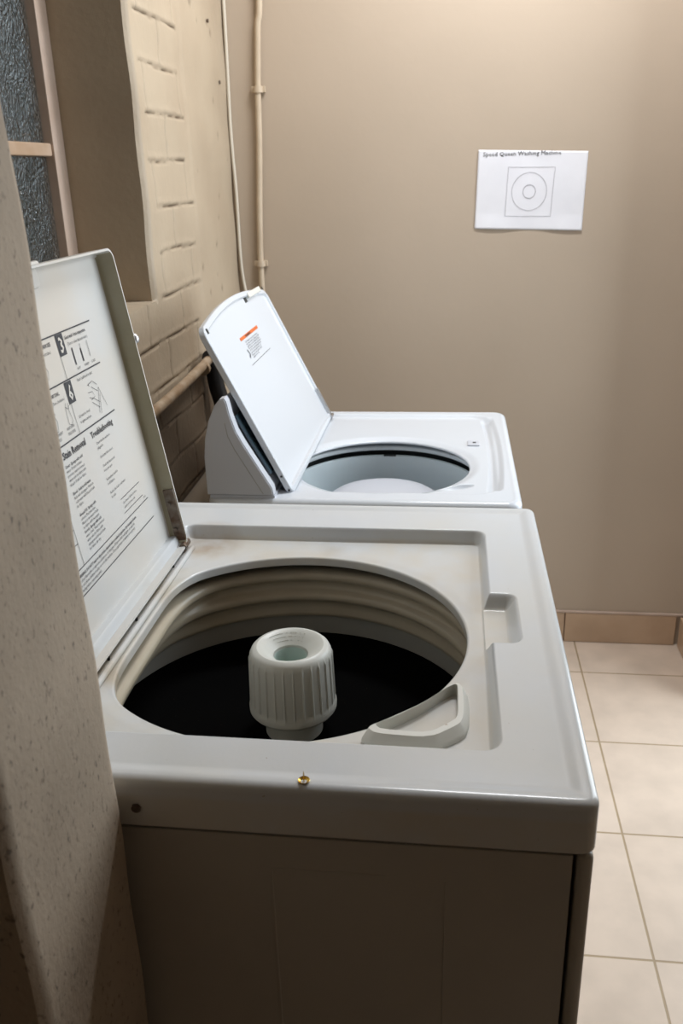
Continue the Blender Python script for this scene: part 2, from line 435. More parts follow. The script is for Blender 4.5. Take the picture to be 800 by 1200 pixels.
# tiled baseboards
bm = bmesh.new(); x = XR-.0205
while x > XL+.012:
    x2 = max(x-.3427, XL+.012); box(bm, x2+.003, x, YB-.010, YB, .001, .103, .002); x = x2
struct(bmobj('baseboard_back', bm, M['base_tile'], smooth=True))
bm = bmesh.new(); y = YB-.012
while y > DY1+.0521:
    y2 = max(y-.3427, DY1+.052); box(bm, XR-.011, XR, y2+.003, y, .001, .103, .002); y = y2
struct(bmobj('baseboard_right', bm, M['base_tile'], smooth=True))
struct(boxobj('trim_2', (XL, XR, YB-.0105, YB, .103, .110), M['cream_frame'], bev=.002))

# window
win = empty('window_1', (-.79, 1.26, WZ0)); win['kind'] = 'structure'
bm = bmesh.new(); X0, X1 = -.810, -.773
box(bm, X0, X1, WY1-.052, WY1+.0, WZ0, WZ1, .003); box(bm, X0, X1, WY0, WY0+.05, WZ0, WZ1, .003)
box(bm, X0, X1, WY0+.05, WY1-.052, WZ0, WZ0+.05, .003); box(bm, X0, X1, WY0+.05, WY1-.052, WZ1-.05, WZ1, .003)
bmobj('window_frame', bm, M['cream_frame'], win, smooth=True)
boxobj('glazing_bar', (X0+.004, X1-.004, WY0+.05, WY1-.052, 1.470, 1.494), M['rail'], win, bev=.004)
boxobj('glazing_bar', (X0+.004, X1-.004, WY0+.05, WY1-.052, 1.86, 1.884), M['rail'], win, bev=.004)
boxobj('glazing_bar', (X0+.004, X1-.004, 1.22, 1.245, WZ0+.05, WZ1-.05), M['rail'], win, bev=.004)
boxobj('window_pane', (-.796, -.791, WY0+.04, WY1-.045, WZ0+.04, WZ1-.04), M['glass'], win)

# ================================================================== near washing machine
TOP = .93
nw = empty('washing_machine', (-.185, .946, 0))
tag(nw, 'aged off-white washing machine in the foreground with a ribbed agitator and printed lid', 'washing machine')
HC = (-.195, .914)
def near_hole(th):
    lo, hi = np.zeros_like(th), np.full_like(th, .5)
    for _ in range(36):
        r = (lo+hi)/2; X, Y = HC[0]+r*np.cos(th), HC[1]+r*np.sin(th)
        d1 = np.hypot(X-HC[0], Y-HC[1])-.2195; d2 = -.370-X
        k = .035; h = np.maximum(k-np.abs(d1-d2), 0)/k; d = np.maximum(d1, d2)+h*h*k*.25
        lo = np.where(d < 0, r, lo); hi = np.where(d < 0, hi, r)
    return lo
def near_h(X, Y):
    sd = sdr(X, Y, -.398, .050, .676, 1.195, .016)
    nt = sdr(X, Y, .02, .083, .874, .992, .012)
    h = -.020*(1-sst(-.007, .004, sd))
    hn = -.018*(1-sst(-.012, .004, nt))
    h = np.minimum(h, hn)
    ed = -sdr(X, Y, -.5, .131, .602, 1.290, .014)
    h = h + .0028*(1-sst(.010, .026, ed))
    # dribble-worn edge and gentle bowing of the sheet inside the well
    h = h - .0015*(1-sst(0, .02, np.hypot(X-HC[0], Y-HC[1])-.2195))*(sd < -.006)
    return h
deck('top_panel', (-.5, .131, .602, 1.290), .014, HC, near_hole, near_h, TOP, M['enamel'], nw, N=1100, Mr=190, e=.008, skirt=.050)
# cabinet: folded shell whose front corner wraps round, side sheet set into it
def shell(bm, x0, x1, y0, y1, z0, z1, t=.003, bev=.001):
    box(bm, x0, x1, y0, y0+t, z0, z1, bev); box(bm, x0, x1, y1-t, y1, z0, z1, bev)
    box(bm, x0, x0+t, y0+t, y1-t, z0, z1, bev); box(bm, x1-t, x1, y0+t, y1-t, z0, z1, bev); box(bm, x0+t, x1-t, y0+t, y1-t, z0, z0+t)
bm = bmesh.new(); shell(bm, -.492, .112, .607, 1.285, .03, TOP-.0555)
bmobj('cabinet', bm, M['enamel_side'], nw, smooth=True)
vs, fs = prism([], 0, 0) if False else (None, None)
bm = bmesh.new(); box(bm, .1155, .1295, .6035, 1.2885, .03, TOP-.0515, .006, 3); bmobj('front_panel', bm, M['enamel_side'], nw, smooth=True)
bm = bmesh.new(); box(bm, -.480, .112, .62, 1.27, 0.0, .035, .004); bmobj('plinth', bm, M['dark'], nw)
# pressed outline in the side sheet
bm = bmesh.new()
for a in ((-.156, -.1535, .6062, .6075, .15, .838), (-.1535, -.05, .6062, .6075, .8365, .8385), (.0025, .0036, .6060, .6075, .2, .835)): box(bm, *a, .0004, 1)
bmobj('pressed_line', bm, M['enamel_side'], nw, smooth=True)
# screw on the skirt
bm = bmesh.new(); 
for k in range(3):
    a = k*PI/3+.2; p = Vector((-.273, .6012, .9015)); d = Vector((math.cos(a), 0, math.sin(a)))
    tube(bm, [p-d*.0045, p+d*.0045], .0012, 6)
tube(bm, [(-.273, .603, .9015), (-.273, .5995, .9015)], .0042, 12)
tag(bmobj('screw', bm, M['rust'], nw), 'dark corroded screw head')

# moulded ring below the hole (flat on the hinge side), basket, floor
def ringshape(R, xf):
    def f(th):
        lo, hi = np.zeros_like(th), np.full_like(th, .6)
        for _ in range(32):
            r = (lo+hi)/2; X = HC[0]+r*np.cos(th)
            d1 = r-R; d2 = xf-X; k = .05; h = np.maximum(k-np.abs(d1-d2), 0)/k; d = np.maximum(d1, d2)+h*h*k*.25
            lo = np.where(d < 0, r, lo); hi = np.where(d < 0, hi, r)
        return lo
    return f
th = np.linspace(0, 2*PI, 240, endpoint=False)
prof = [(.262, -.41, .874), (.262, -.41, .878), (.250, -.399, .881), (.239, -.383, .8805), (.2330, -.374, .878), (.2305, -.369, .873), (.2310, -.368, .867), (.235, -.370, .8635), (.2420, -.374, .861),
        (.2445, -.377, .857), (.2445, -.380, .850), (.241, -.382, .846), (.2350, -.384, .8435), (.2325, -.386, .839), (.2325, -.388, .834), (.236, -.392, .830), (.2440, -.397, .8275), (.2450, -.401, .822), (.2450, -.405, .814), (.242, -.41, .808), (.2425, -.42, .802), (.247, -.43, .800)]
V, F = [], []
for R, xf, z in prof:
    r = ringshape(R, xf)(th); V += [(HC[0]+a*math.cos(t), HC[1]+a*math.sin(t), z) for a, t in zip(r, th)]
n = len(th)
for i in range(len(prof)-1): F += [(i*n+k, i*n+(k+1) % n, (i+1)*n+(k+1) % n, (i+1)*n+k) for k in range(n)]
tag(obj('tub_ring', V, F, M['cream'], nw, smooth=True), 'ribbed cream plastic ring')
V, F = lathe([(.2475, .806), (.246, .78), (.246, .60), (.252, .60), (.252, .806), (.2475, .806)], HC, 120)
tag(obj('wash_basket', V, F, M['grey'], nw, smooth=True, auto=50), 'grey basket wall')
V, F = lathe([(.0001, .772), (.05, .772), (.245, .772), (.245, .765), (.0001, .765)], HC, 96)
tag(obj('basket_floor', V, F, M['black'], nw), 'pitch black speckled surface')
# agitator
AC = (-.189, .914)
ag = [(.036, .768), (.036, .794), (.0375, .8015), (.046, .802), (.0520, .8032), (.0545, .8065), (.0547, .812), (.0535, .8155), (.0522, .820), (.0514, .845), (.0506, .870),
      (.0503, .879), (.0498, .8835), (.0480, .8875), (.045, .8905), (.041, .8917), (.036, .8905), (.030, .886), (.025, .882), (.0215, .879), (.0205, .875), (.020, .86), (.0195, .84), (.0001, .84)]
NR = 28; SEG = NR*14
def arib(a, i):
    r, z = ag[i]
    if .817 <= z <= .880 and r > .045:
        ph = (a*NR/(2*PI)) % 1
        u = min(ph, 1-ph)
        return .0015*max(0, 1-(u/.10)**2)
    return 0
V, F = lathe(ag, AC, SEG, arib)
tag(obj('agitator', V, F, M['agit'], nw, smooth=True, auto=30), 'white ribbed cap on a round post')
agit = nw.children[-1] if False else [o for o in C.objects if o.name.startswith('agitator')][0]
bm = bmesh.new()
for k in range(17):
    a = PI*.38 + k*.085; 
    for rr in (.0265, .0305, .0345):
        z = {.0265: .8836, .0305: .8869, .0345: .8900}[rr]
        if random.random() < .75:
            d = Vector((math.cos(a), math.sin(a), 0)); p = Vector((AC[0], AC[1], z)) + d*rr
            t = Vector((-d.y, d.x, 0))*random.uniform(.0004, .001); tube(bm, [p-t, p+t], .0004, 5)
bmobj('embossing', bm, M['agit'], agit)
V, F = lathe([(.0196, .8405), (.0197, .876), (.0203, .8765)], AC, 48); obj('bore', V, F, M['aqua'], agit, smooth=True)

# bleach dispenser
def disp():
    out = [(-.083, .704), (-.070, .6925), (-.012, .690), (.020, .716), (.0245, .735), (.0245, .782), (.017, .800), (.006, .792), (-.022, .757), (-.055, .728)]
    inn = [(-.068, .7165), (-.062, .7095), (-.015, .707), (.009, .730), (.0125, .739), (.0125, .792), (.009, .7935), (-.001, .783), (-.024, .754), (-.050, .7295)]
    o1 = np.array(out); i1 = np.array(inn); c = o1.mean(0)
    def chaik(P, n=2):
        for _ in range(n):
            Q = np.roll(P, -1, 0); P = np.stack([.82*P+.18*Q, .18*P+.82*Q], 1).reshape(-1, 2)
        return P
    O, I = chaik(o1), chaik(i1); O2 = chaik(o1+(i1-o1)*.45)
    rows = [(O, .9095), (O, .913), (O+(O2-O)*.12, .9155), (O2+(O-O2)*.08, .9215), (O2+(I-O2)*.08, .9228), (I+(O2-I)*.12, .9228), (I, .9218), (I, .9195), (I+(I.mean(0)-I)*.03, .885), (I+(I.mean(0)-I)*.10, .872)]
    n = len(O); V, F = [], []
    for P, z in rows: V += [(p[0], p[1], z) for p in P]
    for r in range(len(rows)-1): F += [(r*n+k, r*n+(k+1) % n, (r+1)*n+(k+1) % n, (r+1)*n+k) for k in range(n)]
    F.append(tuple(range((len(rows)-1)*n, len(rows)*n)))
    o = obj('bleach_dispenser', V, F, M['bleach'], nw, smooth=True, auto=35)
    tag(o, 'off-white moulded cup with a wedge-shaped opening')
disp()

# ---- near lid
HP = Vector((-.384, 0, .914)); tl = math.radians(8.8)
LV = Vector((-math.sin(tl), 0, math.cos(tl))); LN = Vector((math.cos(tl), 0, math.sin(tl)))
def toL(y, v, w): return HP + LV*v + LN*w + Vector((0, y, 0))
LY0, LY1, LT = .688, 1.156, .434
FD = .024
poly = rrpoly(LY0, LY1, .002, LT, .016, 8)
lid = pan('lid', poly, [(.0125, -FD), (.010, -FD), (.0075, -FD+.0008), (.0045, -FD+.004), (.0040, -FD+.009), (.0038, -.002), (.0032, 0), (.0006, 0), (0, -.001), (0, -FD-.001), (.003, -FD-.003), (.012, -FD-.0032)], toL, M['lidwhite'], nw)
lid.data.materials.append(M['flange_olive'])  # far flange wall alone gets a darker olive
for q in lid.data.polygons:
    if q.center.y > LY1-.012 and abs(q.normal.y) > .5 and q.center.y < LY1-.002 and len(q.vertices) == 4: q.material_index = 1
tag(lid, 'raised cream-white lid with printed instructions inside')
def toP(y, v, w): return toL(y, v, -FD+w)
# far flange stiffener: the wider olive fold along the far edge
bm = bmesh.new()
def lbox(bm, y0, y1, v0, v1, w0, w1, bev=.0008, f=toL):
    b2 = bmesh.new(); box(b2, w0, w1, y0, y1, v0, v1, bev, 2)
    base = len(bm.verts); b2.verts.ensure_lookup_table()
    for p in b2.verts: bm.verts.new(f(p.co.y, p.co.z, p.co.x))
    bm.verts.ensure_lookup_table()
    for q in b2.faces: bm.faces.new([bm.verts[base+p.index] for p in q.verts])
    b2.verts.index_update(); b2.free()
bm = bmesh.new(); 
hs = [(.0, .010), (.02, .012), (.05, .011), (.085, .009), (.10, .004)]
lbox(bm, 1.1500, 1.1540, .004, .092, -.017, -.001, .001)
tube(bm, [toL(1.138, .004, -.004), toL(1.162, .004, -.004)], .0055, 12)
tube(bm, [toL(1.148, .03, -.012), toL(1.145, .03, -.012)], .003, 10); tube(bm, [toL(1.148, .07, -.012), toL(1.145, .07, -.012)], .003, 10)
tag(bmobj('hinge', bm, M['rust'], lid, smooth=True), 'rusty brown metal hinge strip')
bm = bmesh.new(); bmesh.ops.create_uvsphere(bm, u_segments=16, v_segments=10, radius=.0078, matrix=Matrix.Translation(toL(1.160, .311, -.004)))
tag(bmobj('bumper', bm, M['steel'], lid, smooth=True), 'small round metal button')
bm = bmesh.new(); lbox(bm, .80, .960, LT-.026, LT-.003, -.0235, -.0145, .004); lbox(bm, .79, .945, LT-.004, LT+.004, -.018, -.002, .003)
bmobj('finger_grip', bm, M['lidwhite'], lid, smooth=True)
# hinge rail along the well with two screw holes
bm = bmesh.new(); tube(bm, [(-.3775, .70, .9125), (-.3775, 1.150, .9125)], .0038, 12); 
bmobj('hinge_rail', bm, M['enamel'], nw, smooth=True)
for y in (.835, .93, 1.085):
    bm = bmesh.new(); tube(bm, [(-.3875, y, .905), (-.387, y, .9125)], .0018, 8); bmobj('rivet', bm, M['dark'], nw)

# print on the lid
items = [
 ('Select wash / rinse temperature.', .996, .343, .0062, True, .78), ('(Turn to colour that suits water.)', 1.0, .335, .0055, False, .80),
 ('HOT', 1.008, .3035, .0045, False), ('WARM', 1.030, .3035, .0045, False), ('COLD', 1.052, .3035, .0045, False),
 ('Set WASH SIZE', .925, .343, .0062, True, .78), ('(Select size.)', .925, .335, .0055, False),
 ('Push / pull knob to start.', .998, .291, .0055, False, .86), ('START DIAL.', .918, .288, .0058, True, .8), ('(Turn clockwise.)', .92, .280, .0052, False, .9),
 ('Lid must be closed', .975, .251, .0052, False, .86), ('to agitate and spin.', .975, .244, .0052, False, .86),
 ('PERMANENT', .902, .246, .0048, False, .85), ('PRESS', .908, .240, .0048, False, .85), ('KNITS AND', .937, .246, .0048, False, .85), ('DELICATES', .937, .240, .0048, False, .85),
 ('Stain Removal', .908, .2185, .0125, True, .92), ('Troubleshooting', .992, .2195, .0115, True, .92)]
Lc = [('Cover:  Sponge with cold', True), ('water. If stain remains,', 0), ('pretreat, wash in hottest', 0), ('water safe for fabric with', 0), ('bleach. If safe for fabric.', 0), ('', 0),
      ('Blood:  Soak in cold water.', True), ('Rub with detergent. Wash in', 0), ('cold water with bleach if safe', 0), ('for fabric.', 0), ('', 0),
      ('Grease/Oil:  Sponge with', True), ('solvent. Pretreat stain.', 0), ('Wash in hot water if safe', 0), ('for fabric with detergent.', 0), ('Scorch:  Sponge with cold', True), ('water. Soak. Wash in hottest', 0),
      ('water safe for fabric with', 0), ('detergent and bleach if safe', 0), ('for fabric. Air dry.', 0)]
for i, (s, b) in enumerate(Lc):
    if s: items.append((s, .906, .2085-i*.0054, .0050, bool(b), .96))
for i, s in enumerate(['Check that the washer is', 'plugged in.', '', 'Check that lid is closed.', '', 'Check that faucets and', 'hoses are open.', '', 'Redistribute load if it', 'is off balance.', '', 'Reduce the load or add water', 'for suds.']):
    if s: items.append((s, 1.0, .209-i*.0060, .0050, False, .88))
for i, s in enumerate(['See Owner\'s Guide for more', 'details and service calls.']): items.append((s, 1.028, .1185-i*.0062, .0047, False, .9))
for i, s in enumerate(['WARNING: DO NOT wash or dry articles cleaned with or soaked in gasoline, dry-cleaning solvents,', 'or other flammable or explosive substances, as they give off vapors that could ignite or explode.', 'Do not allow children to play on or in this machine. Close supervision of children is necessary.', 'Unplug before removing panels.']):
    items.append((s, .858, .0885-i*.0055, .0052, i == 0, .92))
items.append(('26 lb', 1.095, .1015, .004, False))
for i, s in enumerate(['Fabric softener:', 'dilute and add', 'at rinse cycle.', 'Bleach: fill cup', 'before load.']): items.append((s, .845, .150-i*.0085, .0050, False, .9))
bm = text_geo(items, toP)
# black plates for the two white digits
for x0, x1, yy0, yy1 in ((.9735, .9925, .3265, .352), (.9615, .9805, .2715, .2975)):
    stroke(bm, [((x0+x1)/2, yy0), ((x0+x1)/2, yy1)], x1-x0, toP, .0005)
for a, b, th_ in (((.86, .353), (1.078, .353), .0016), ((.86, .299), (1.076, .299), .0016), ((.85, .234), (1.080, .234), .0016), ((.84, .0975), (1.110, .0975), .0009), ((.84, .0680), (1.112, .0680), .0011),
                  ((.9735, .353), (.9735, .299), .0007), ((.9655, .299), (.9655, .234), .0007), ((1.024, .1265), (1.094, .1265), .0007), ((1.024, .107), (1.094, .107), .0007),
                  ((.882, .160), (.882, .098), .0007), ((.84, .160), (.882, .160), .0007), ((.84, .142), (.882, .142), .0007), ((.84, .125), (.882, .125), .0007)):
    stroke(bm, [a, b], th_, toP)
stroke(bm, [(1.008, .335-.004), (1.0085, .310)], .0026, toP); stroke(bm, [(1.031, .326), (1.0315, .310)], .0028, toP)
for x in (1.031, 1.053): stroke(bm, [(x-.001, .332), (x, .312)], .0005, toP); stroke(bm, [(x+.001, .332), (x+.001, .312)], .0005, toP)
# line drawings: hands pushing the knob, two garments
for pts in ([(1.022, .281), (1.037, .283), (1.048, .276)], [(1.022, .281), (1.026, .279)], [(1.03, .277), (1.046, .268)], [(1.018, .272), (1.03, .271), (1.034, .264), (1.022, .262)], [(1.018, .266), (1.03, .262), (1.044, .254)],
            [(1.05, .272), (1.035, .242)], [(1.05, .264), (1.040, .240)], [(1.05, .272), (1.062, .245)], [(1.022, .259), (1.04, .248)],
            [(.951, .276), (.948, .268), (.946, .252), (.952, .249), (.958, .253), (.955, .266), (.957, .275)], [(.948, .272), (.954, .268), (.958, .272)],
            [(.908, .272), (.903, .262), (.907, .251), (.916, .251), (.920, .262), (.914, .272)], [(.911, .272), (.910, .252)], [(.903, .27), (.911, .275), (.920, .27)],
            [(.925, .328), (.921, .318), (.929, .309), (.933, .318), (.925, .328)]):
    stroke(bm, pts, .0006, toP)
pi_ = tag(bmobj('printed_instructions', bm, M['ink'], lid), 'black printed care chart')
pi_.data.materials.append(M['lidwhite'])
db = text_geo([('3', .9765, .3305, .0255, True, .95), ('6', .9645, .2755, .0255, True, .95)], toP, .0011)
for q in db.faces: q.material_index = 1
db.from_mesh(pi_.data) if False else None
tm = bpy.data.meshes.new('t'); db.to_mesh(tm); db.free()
pb = bmesh.new(); pb.from_mesh(pi_.data); pb.from_mesh(tm); pb.to_mesh(pi_.data); pb.free(); bpy.data.meshes.remove(tm)

# low control console behind the lid
V, F = prism([(-.500, .931), (-.500, 1.03), (-.492, 1.05), (-.472, 1.05), (-.462, 1.03), (-.440, .94), (-.438, .931)], .625, 1.262)
o = obj('control_console', V, F, M['enamel_side'], nw)
# hinge stain on the well wall
# ================================================================== far washing machine
T2 = .871
fw = empty('washing_machine', (-.16, 1.78, 0))
tag(fw, 'bright white washing machine standing beyond the nearer one, orange sticker inside its lid', 'washing machine')
HF = (-.137, 1.704); RF = .177
F0, F1, FX = 1.462, 2.100, .131
def far_h(X, Y):
    sd = sdr(X, Y, -.34, .092+0*X, 1.515, 2.070, .05)
    h = -.007*(1-sst(-.012, .004, sd))
    # curved finger trough along the front
    bow = .012*(1-((Y-1.79)/.28)**2)
    g = np.abs(X-(.082+bow)); ends = sst(1.530, 1.552, Y)*(1-sst(2.02, 2.05, Y))
    h = h - .006*(1-sst(.004, .017, g))*ends
    r = np.hypot(X-HF[0], Y-HF[1])-RF
    h = h - .005*(1-sst(0, .026, r))**1.5
    # shallow pouring spout by the hole
    dx, dy = X-.010, Y-1.566; u = dx*.92+dy*.40; v = -dx*.40+dy*.92
    h = h - .010*np.clip(1-(u/.040)**2-(v/.013)**2, 0, 1)**.8*sst(-.05, .03, u)*1.2
    ed = -sdr(X, Y, -.5, FX, F0, F1, .03)
    h = h + .0012*(1-sst(.006, .018, ed))
    return h
deck('top_panel', (-.447, FX, F0, F1), .030, HF, lambda t: np.full_like(t, RF), far_h, T2, M['white'], fw, N=800, Mr=150, e=.012, skirt=.045, lip=.005, lipr=.0035)
bm = bmesh.new(); shell(bm, -.440, .126, F0+.005, F1-.005, .03, T2-.044); bmobj('cabinet', bm, M['white_side'], fw, smooth=True)
bm = bmesh.new(); box(bm, -.43, .115, F0+.02, F1-.02, 0, .035, .004); bmobj('plinth', bm, M['dark'], fw)
V, F = lathe([(.22, .8445), (.200, .8440), (.194, .8430), (.192, .8405), (.192, .8355), (.194, .8330), (.200, .8320), (.22, .8320)], HF, 120)
tag(obj('tub_ring', V, F, M['ringgrey'], fw, smooth=True), 'pale plastic ring')
V, F = lathe([(.200, .812), (.197, .8215), (.193, .8215), (.1905, .819), (.191, .80), (.193, .62), (.17, .60), (.0001, .60)], HF, 120)
basket = tag(obj('wash_basket', V, F, M['bluegrey'], fw, smooth=True, auto=60), 'pale blue-grey basket')
bm = bmesh.new(); box(bm, -.150, -.122, 1.704+.1875, 1.704+.192, .8195, .8240, .001); bmobj('slot', bm, M['dark'], basket)
V, F = lathe([(.0001, .804), (.04, .8035), (.08, .801), (.105, .796), (.120, .786), (.125, .77), (.127, .70), (.15, .63), (.0001, .62)], HF, 96)
tag(obj('agitator', V, F, M['white_side'], fw, smooth=True), 'low white rounded agitator')
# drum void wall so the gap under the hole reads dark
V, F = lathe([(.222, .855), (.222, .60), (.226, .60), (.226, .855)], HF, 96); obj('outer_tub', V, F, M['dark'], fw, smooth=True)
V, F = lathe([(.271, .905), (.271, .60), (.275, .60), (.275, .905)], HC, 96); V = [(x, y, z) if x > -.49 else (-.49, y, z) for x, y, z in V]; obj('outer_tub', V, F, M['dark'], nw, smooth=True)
# lid switch
bm = bmesh.new(); box(bm, .038, .064, 1.832, 1.866, T2-.0095, T2-.0035, .002)
sw = tag(bmobj('lid_switch', bm, M['white_side'], fw, smooth=True), 'small square socket with a black slot')
bm = bmesh.new(); box(bm, .049, .056, 1.845, 1.853, T2-.0045, T2-.0030); bmobj('slot', bm, M['dark'], sw)

# console
prof = [(-.443, .8785), (-.443, .95), (-.439, .985), (-.430, 1.018), (-.417, 1.046), (-.407, 1.058), (-.3985, 1.060), (-.3945, 1.054), (-.390, 1.03), (-.381, 1.0), (-.370, .978), (-.321, .893), (-.3185, .8785)]
V, F = prism(prof, F0+.006, F0+.030); cs_end = (V, F)
bm = bmesh.new()
def addprism(bm, prof, y0, y1, bev=0):
    V, F = prism(prof, y0, y1); vv = [bm.verts.new(p) for p in V]; ff = [bm.faces.new([vv[i] for i in f]) for f in F]
    return vv, ff
pin = [(x-.004 if x > -.40 else x+.003, z-(.003 if z > .9 else 0)) for x, z in prof]
addprism(bm, pin, F0+.03, F1-.03)
con = bmobj('control_console', bm, M['white_side'], fw, smooth=True)
for y0, y1 in ((F0+.004, F0+.030), (F1-.030, F1-.004)):
    bm = bmesh.new()
    vv, ff = addprism(bm, prof, y0, y1)
    bmesh.ops.recalc_face_normals(bm, faces=ff)
    es = [e for f in ff[:2] for e in f.edges]; bmesh.ops.bevel(bm, geom=es, offset=.002, segments=2, affect='EDGES')
    bmobj('end_cap', bm, M['white_side'], con, smooth=True)
# seam line on the end cap, riser strip below
bm = bmesh.new(); tube(bm, [(-.400, F0+.0038, 1.015), (-.396, F0+.0038, .99), (-.385, F0+.0038, .965), (-.338, F0+.0038, .882)], .0006, 6); bmobj('seam', bm, M['grey'], con)
boxobj('riser', (-.440, -.318, F0+.010, F1-.010, .870, .8765), M['white_side'], con, bev=.001)
fpan = [(-.3895, 1.022), (-.3705, .985), (-.330, .912), (-.334, .910), (-.374, .983), (-.393, 1.020)]
fpan = [(x+.004, z) for x, z in fpan]
V, F = prism(fpan, F0+.032, F1-.032); tag(obj('control_panel', V, F, M['panel'], con), 'dark glossy control strip')

# far lid
ta = math.atan2(.155, .315); H2 = Vector((-.286, 0, .868))
V2 = Vector((-math.sin(ta), 0, math.cos(ta))); N2 = Vector((math.cos(ta), 0, math.sin(ta)))
def toF(y, v, w): return H2 + V2*v + N2*w + Vector((0, y, 0))
poly = []
yl0, yl1 = 1.503, 2.052
for cx, cy, s in ((yl1-.018, .020, -PI/2),):
    for k in range(7): a = s+PI/2*k/6; poly.append((cx+.018*math.cos(a), cy+.018*math.sin(a)))
rt = .028
for k in range(9): a = PI/2*k/8; poly.append((yl1-rt+rt*math.cos(a), .330-.008+rt*math.sin(a)*.9))
for k in range(1, 20):
    t = k/20; y = yl1-rt+(yl0+rt-(yl1-rt))*t; poly.append((y, .347+.020*(1-(2*t-1)**2)))
for k in range(9): a = PI/2+PI/2*k/8; poly.append((yl0+rt+rt*math.cos(a), .330-.008+rt*math.sin(a)*.9))
for k in range(7): a = PI+PI/2*k/6; poly.append((yl0+.018+.018*math.cos(a), .020+.018*math.sin(a)))
flid = pan('lid', poly, [(.0172, -.0050), (.0155, -.0050), (.0135, -.0045), (.0115, -.0010), (.0105, 0), (.003, 0), (.0008, -.0012), (0, -.003), (0, -.011), (.0015, -.0125), (.006, -.0132), (.015, -.0135)], toF, M['white'], fw)
tag(flid, 'raised white lid with a curved edge and an orange warning sticker')
def toF2(y, v, w): return toF(y, v, -.005+w)
for q in ((1.518, 1.527, .330, .340, -.001, .0008, .0003, toF), (1.860, 1.880, .340, .352, -.006, -.0040, .0002, toF), (2.030, 2.036, .345, .352, -.001, .0008, .0002, toF), .012, .042):
    bm = bmesh.new()
    if isinstance(q, float): tube(bm, [toF(1.5035, q, -.006), toF(1.5022, q, -.006)], .0022, 10)
    else: lbox(bm, *q)
    tag(bmobj('fixing_hole', bm, M['dark'], flid), 'small dark hole')
bm = bmesh.new(); lbox(bm, 1.885, 2.005, .345, .357, -.006, .0025, .002, toF); tag(bmobj('latch', bm, M['bleach'], flid, smooth=True), 'cream plastic catch')
bm = bmesh.new(); lbox(bm, 2.037, 2.0415, .004, .082, -.004, .0015, .0006, toF); lbox(bm, 2.050, 2.0535, .004, .082, -.010, .001, .0006, toF); tube(bm, [toF(2.03, .006, .001), toF(2.056, .006, .001)], .004, 10)
tag(bmobj('hinge', bm, M['steel'], flid, smooth=True), 'grey metal hinge')
bm = bmesh.new(); lbox(bm, 1.692, 1.850, .2825, .2890, 0, .0006, .0001, toF2)
st = tag(bmobj('warning_sticker', bm, M['orange'], flid), 'orange bar with small black print below')
its = [('WARNING', 1.735, .2834, .006, True, 1.6)]
for i, s in enumerate(['Fire Hazard: never place items in', 'the washer that are dampened with', 'gasoline or other flammable fluids.', 'No washer can completely remove', 'oil. Do not dry anything that has', 'ever had any type of oil on it.', 'Doing so can result in death,', 'explosion or fire.']):
    its.append((s, 1.714, .2745-i*.0048, .0050, False, 1.6))
bm = text_geo(its, toF2, .0009)
stroke(bm, [(1.680, .232), (1.86, .232)], .0008, toF2); stroke(bm, [(1.694, .246), (1.706, .252), (1.700, .262)], .004, toF2)
bmobj('print', bm, M['ink'], st)

# ================================================================== small things
# thumbtack lying point-up on the near machine's rim
c = (-.121, .612)
zt = TOP+.0030
V, F = lathe([(.0001, zt-.0030+.0004), (.0022, zt-.0024), (.0045, zt-.0008), (.0052, zt+.0008), (.0050, zt+.0010), (.0042, zt-.0001), (.0020, zt-.0012), (.0006, zt-.0014), (.0005, zt+.0075), (.0001, zt+.0100)], c, 32)
V = [(x, y, z+.0006) for x, y, z in V]
tag(obj('thumbtack', V, F, M['brass'], None, smooth=True, auto=50), 'tiny brass thumbtack lying point-up on the front rim of the nearer washing machine', 'thumbtack')

# taped-up drawing on the back wall
PW = [(.060, 1.4715), (.345, 1.4605), (.3415, 1.2620), (.0545, 1.2720)]
def paper():
    nu, nv = 60, 44; V = []; F = []
    p00, p10, p11, p01 = [np.array(p) for p in PW]
    rng = np.random.RandomState(8); cr = [(rng.uniform(0, 1), rng.uniform(0, 1), rng.uniform(-PI, PI), rng.uniform(.0006, .0014)) for _ in range(16)]
    for i in range(nu):
        for j in range(nv):
            u, v = i/(nu-1), j/(nv-1); p = (p00*(1-u)+p10*u)*(1-v)+(p01*(1-u)+p11*u)*v
            d = .0035
            for cx, cy, a, h in cr: d += h*abs(((u-cx)*math.cos(a)+(v-cy)*math.sin(a)))*1.2*(1 if cx > .5 else -1)
            d = max(.0012, d) + .0035*max(0, v-.8)/.2*(.5+.5*math.sin(u*9)) 
            V.append((p[0], YB-d, p[1]))
    for i in range(nu-1):
        for j in range(nv-1): a = i*nv+j; F.append((a, a+nv, a+nv+1, a+1))
    o = obj('paper_sheet', V, F, M['paper'], None, smooth=True)
    so = o.modifiers.new('thick', 'SOLIDIFY'); so.thickness = .0003; so.offset = 1
    from mathutils.bvhtree import BVHTree
    bv = BVHTree.FromPolygons([Vector(v) for v in V], F)
    def toW(x, z, w):
        h = bv.ray_cast(Vector((x, YB-.2, z)), Vector((0, 1, 0)))
        y = h[0].y if h[0] is not None else YB-.004
        return Vector((x, y-w-.0004, z))
    return o, toW
pap, toW = paper()
tag(pap, 'white sheet of paper with a pencil drawing, stuck on the beige back wall', 'paper')
bm = bmesh.new()
sq = [(.140, 1.4265), (.262, 1.4235), (.256, 1.300), (.135, 1.3030)]
def seg(a, b, n=14): return [(a[0]+(b[0]-a[0])*k/n + random.uniform(-.0004, .0004), a[1]+(b[1]-a[1])*k/n+random.uniform(-.0004, .0004)) for k in range(n+1)]
for a, b in zip(sq, sq[1:]+sq[:1]): stroke(bm, seg(a, b), .0011, toW, .0004)
stroke(bm, circ(.197, 1.364, .046, .048, 48, .006), .0011, toW, .0004, True)
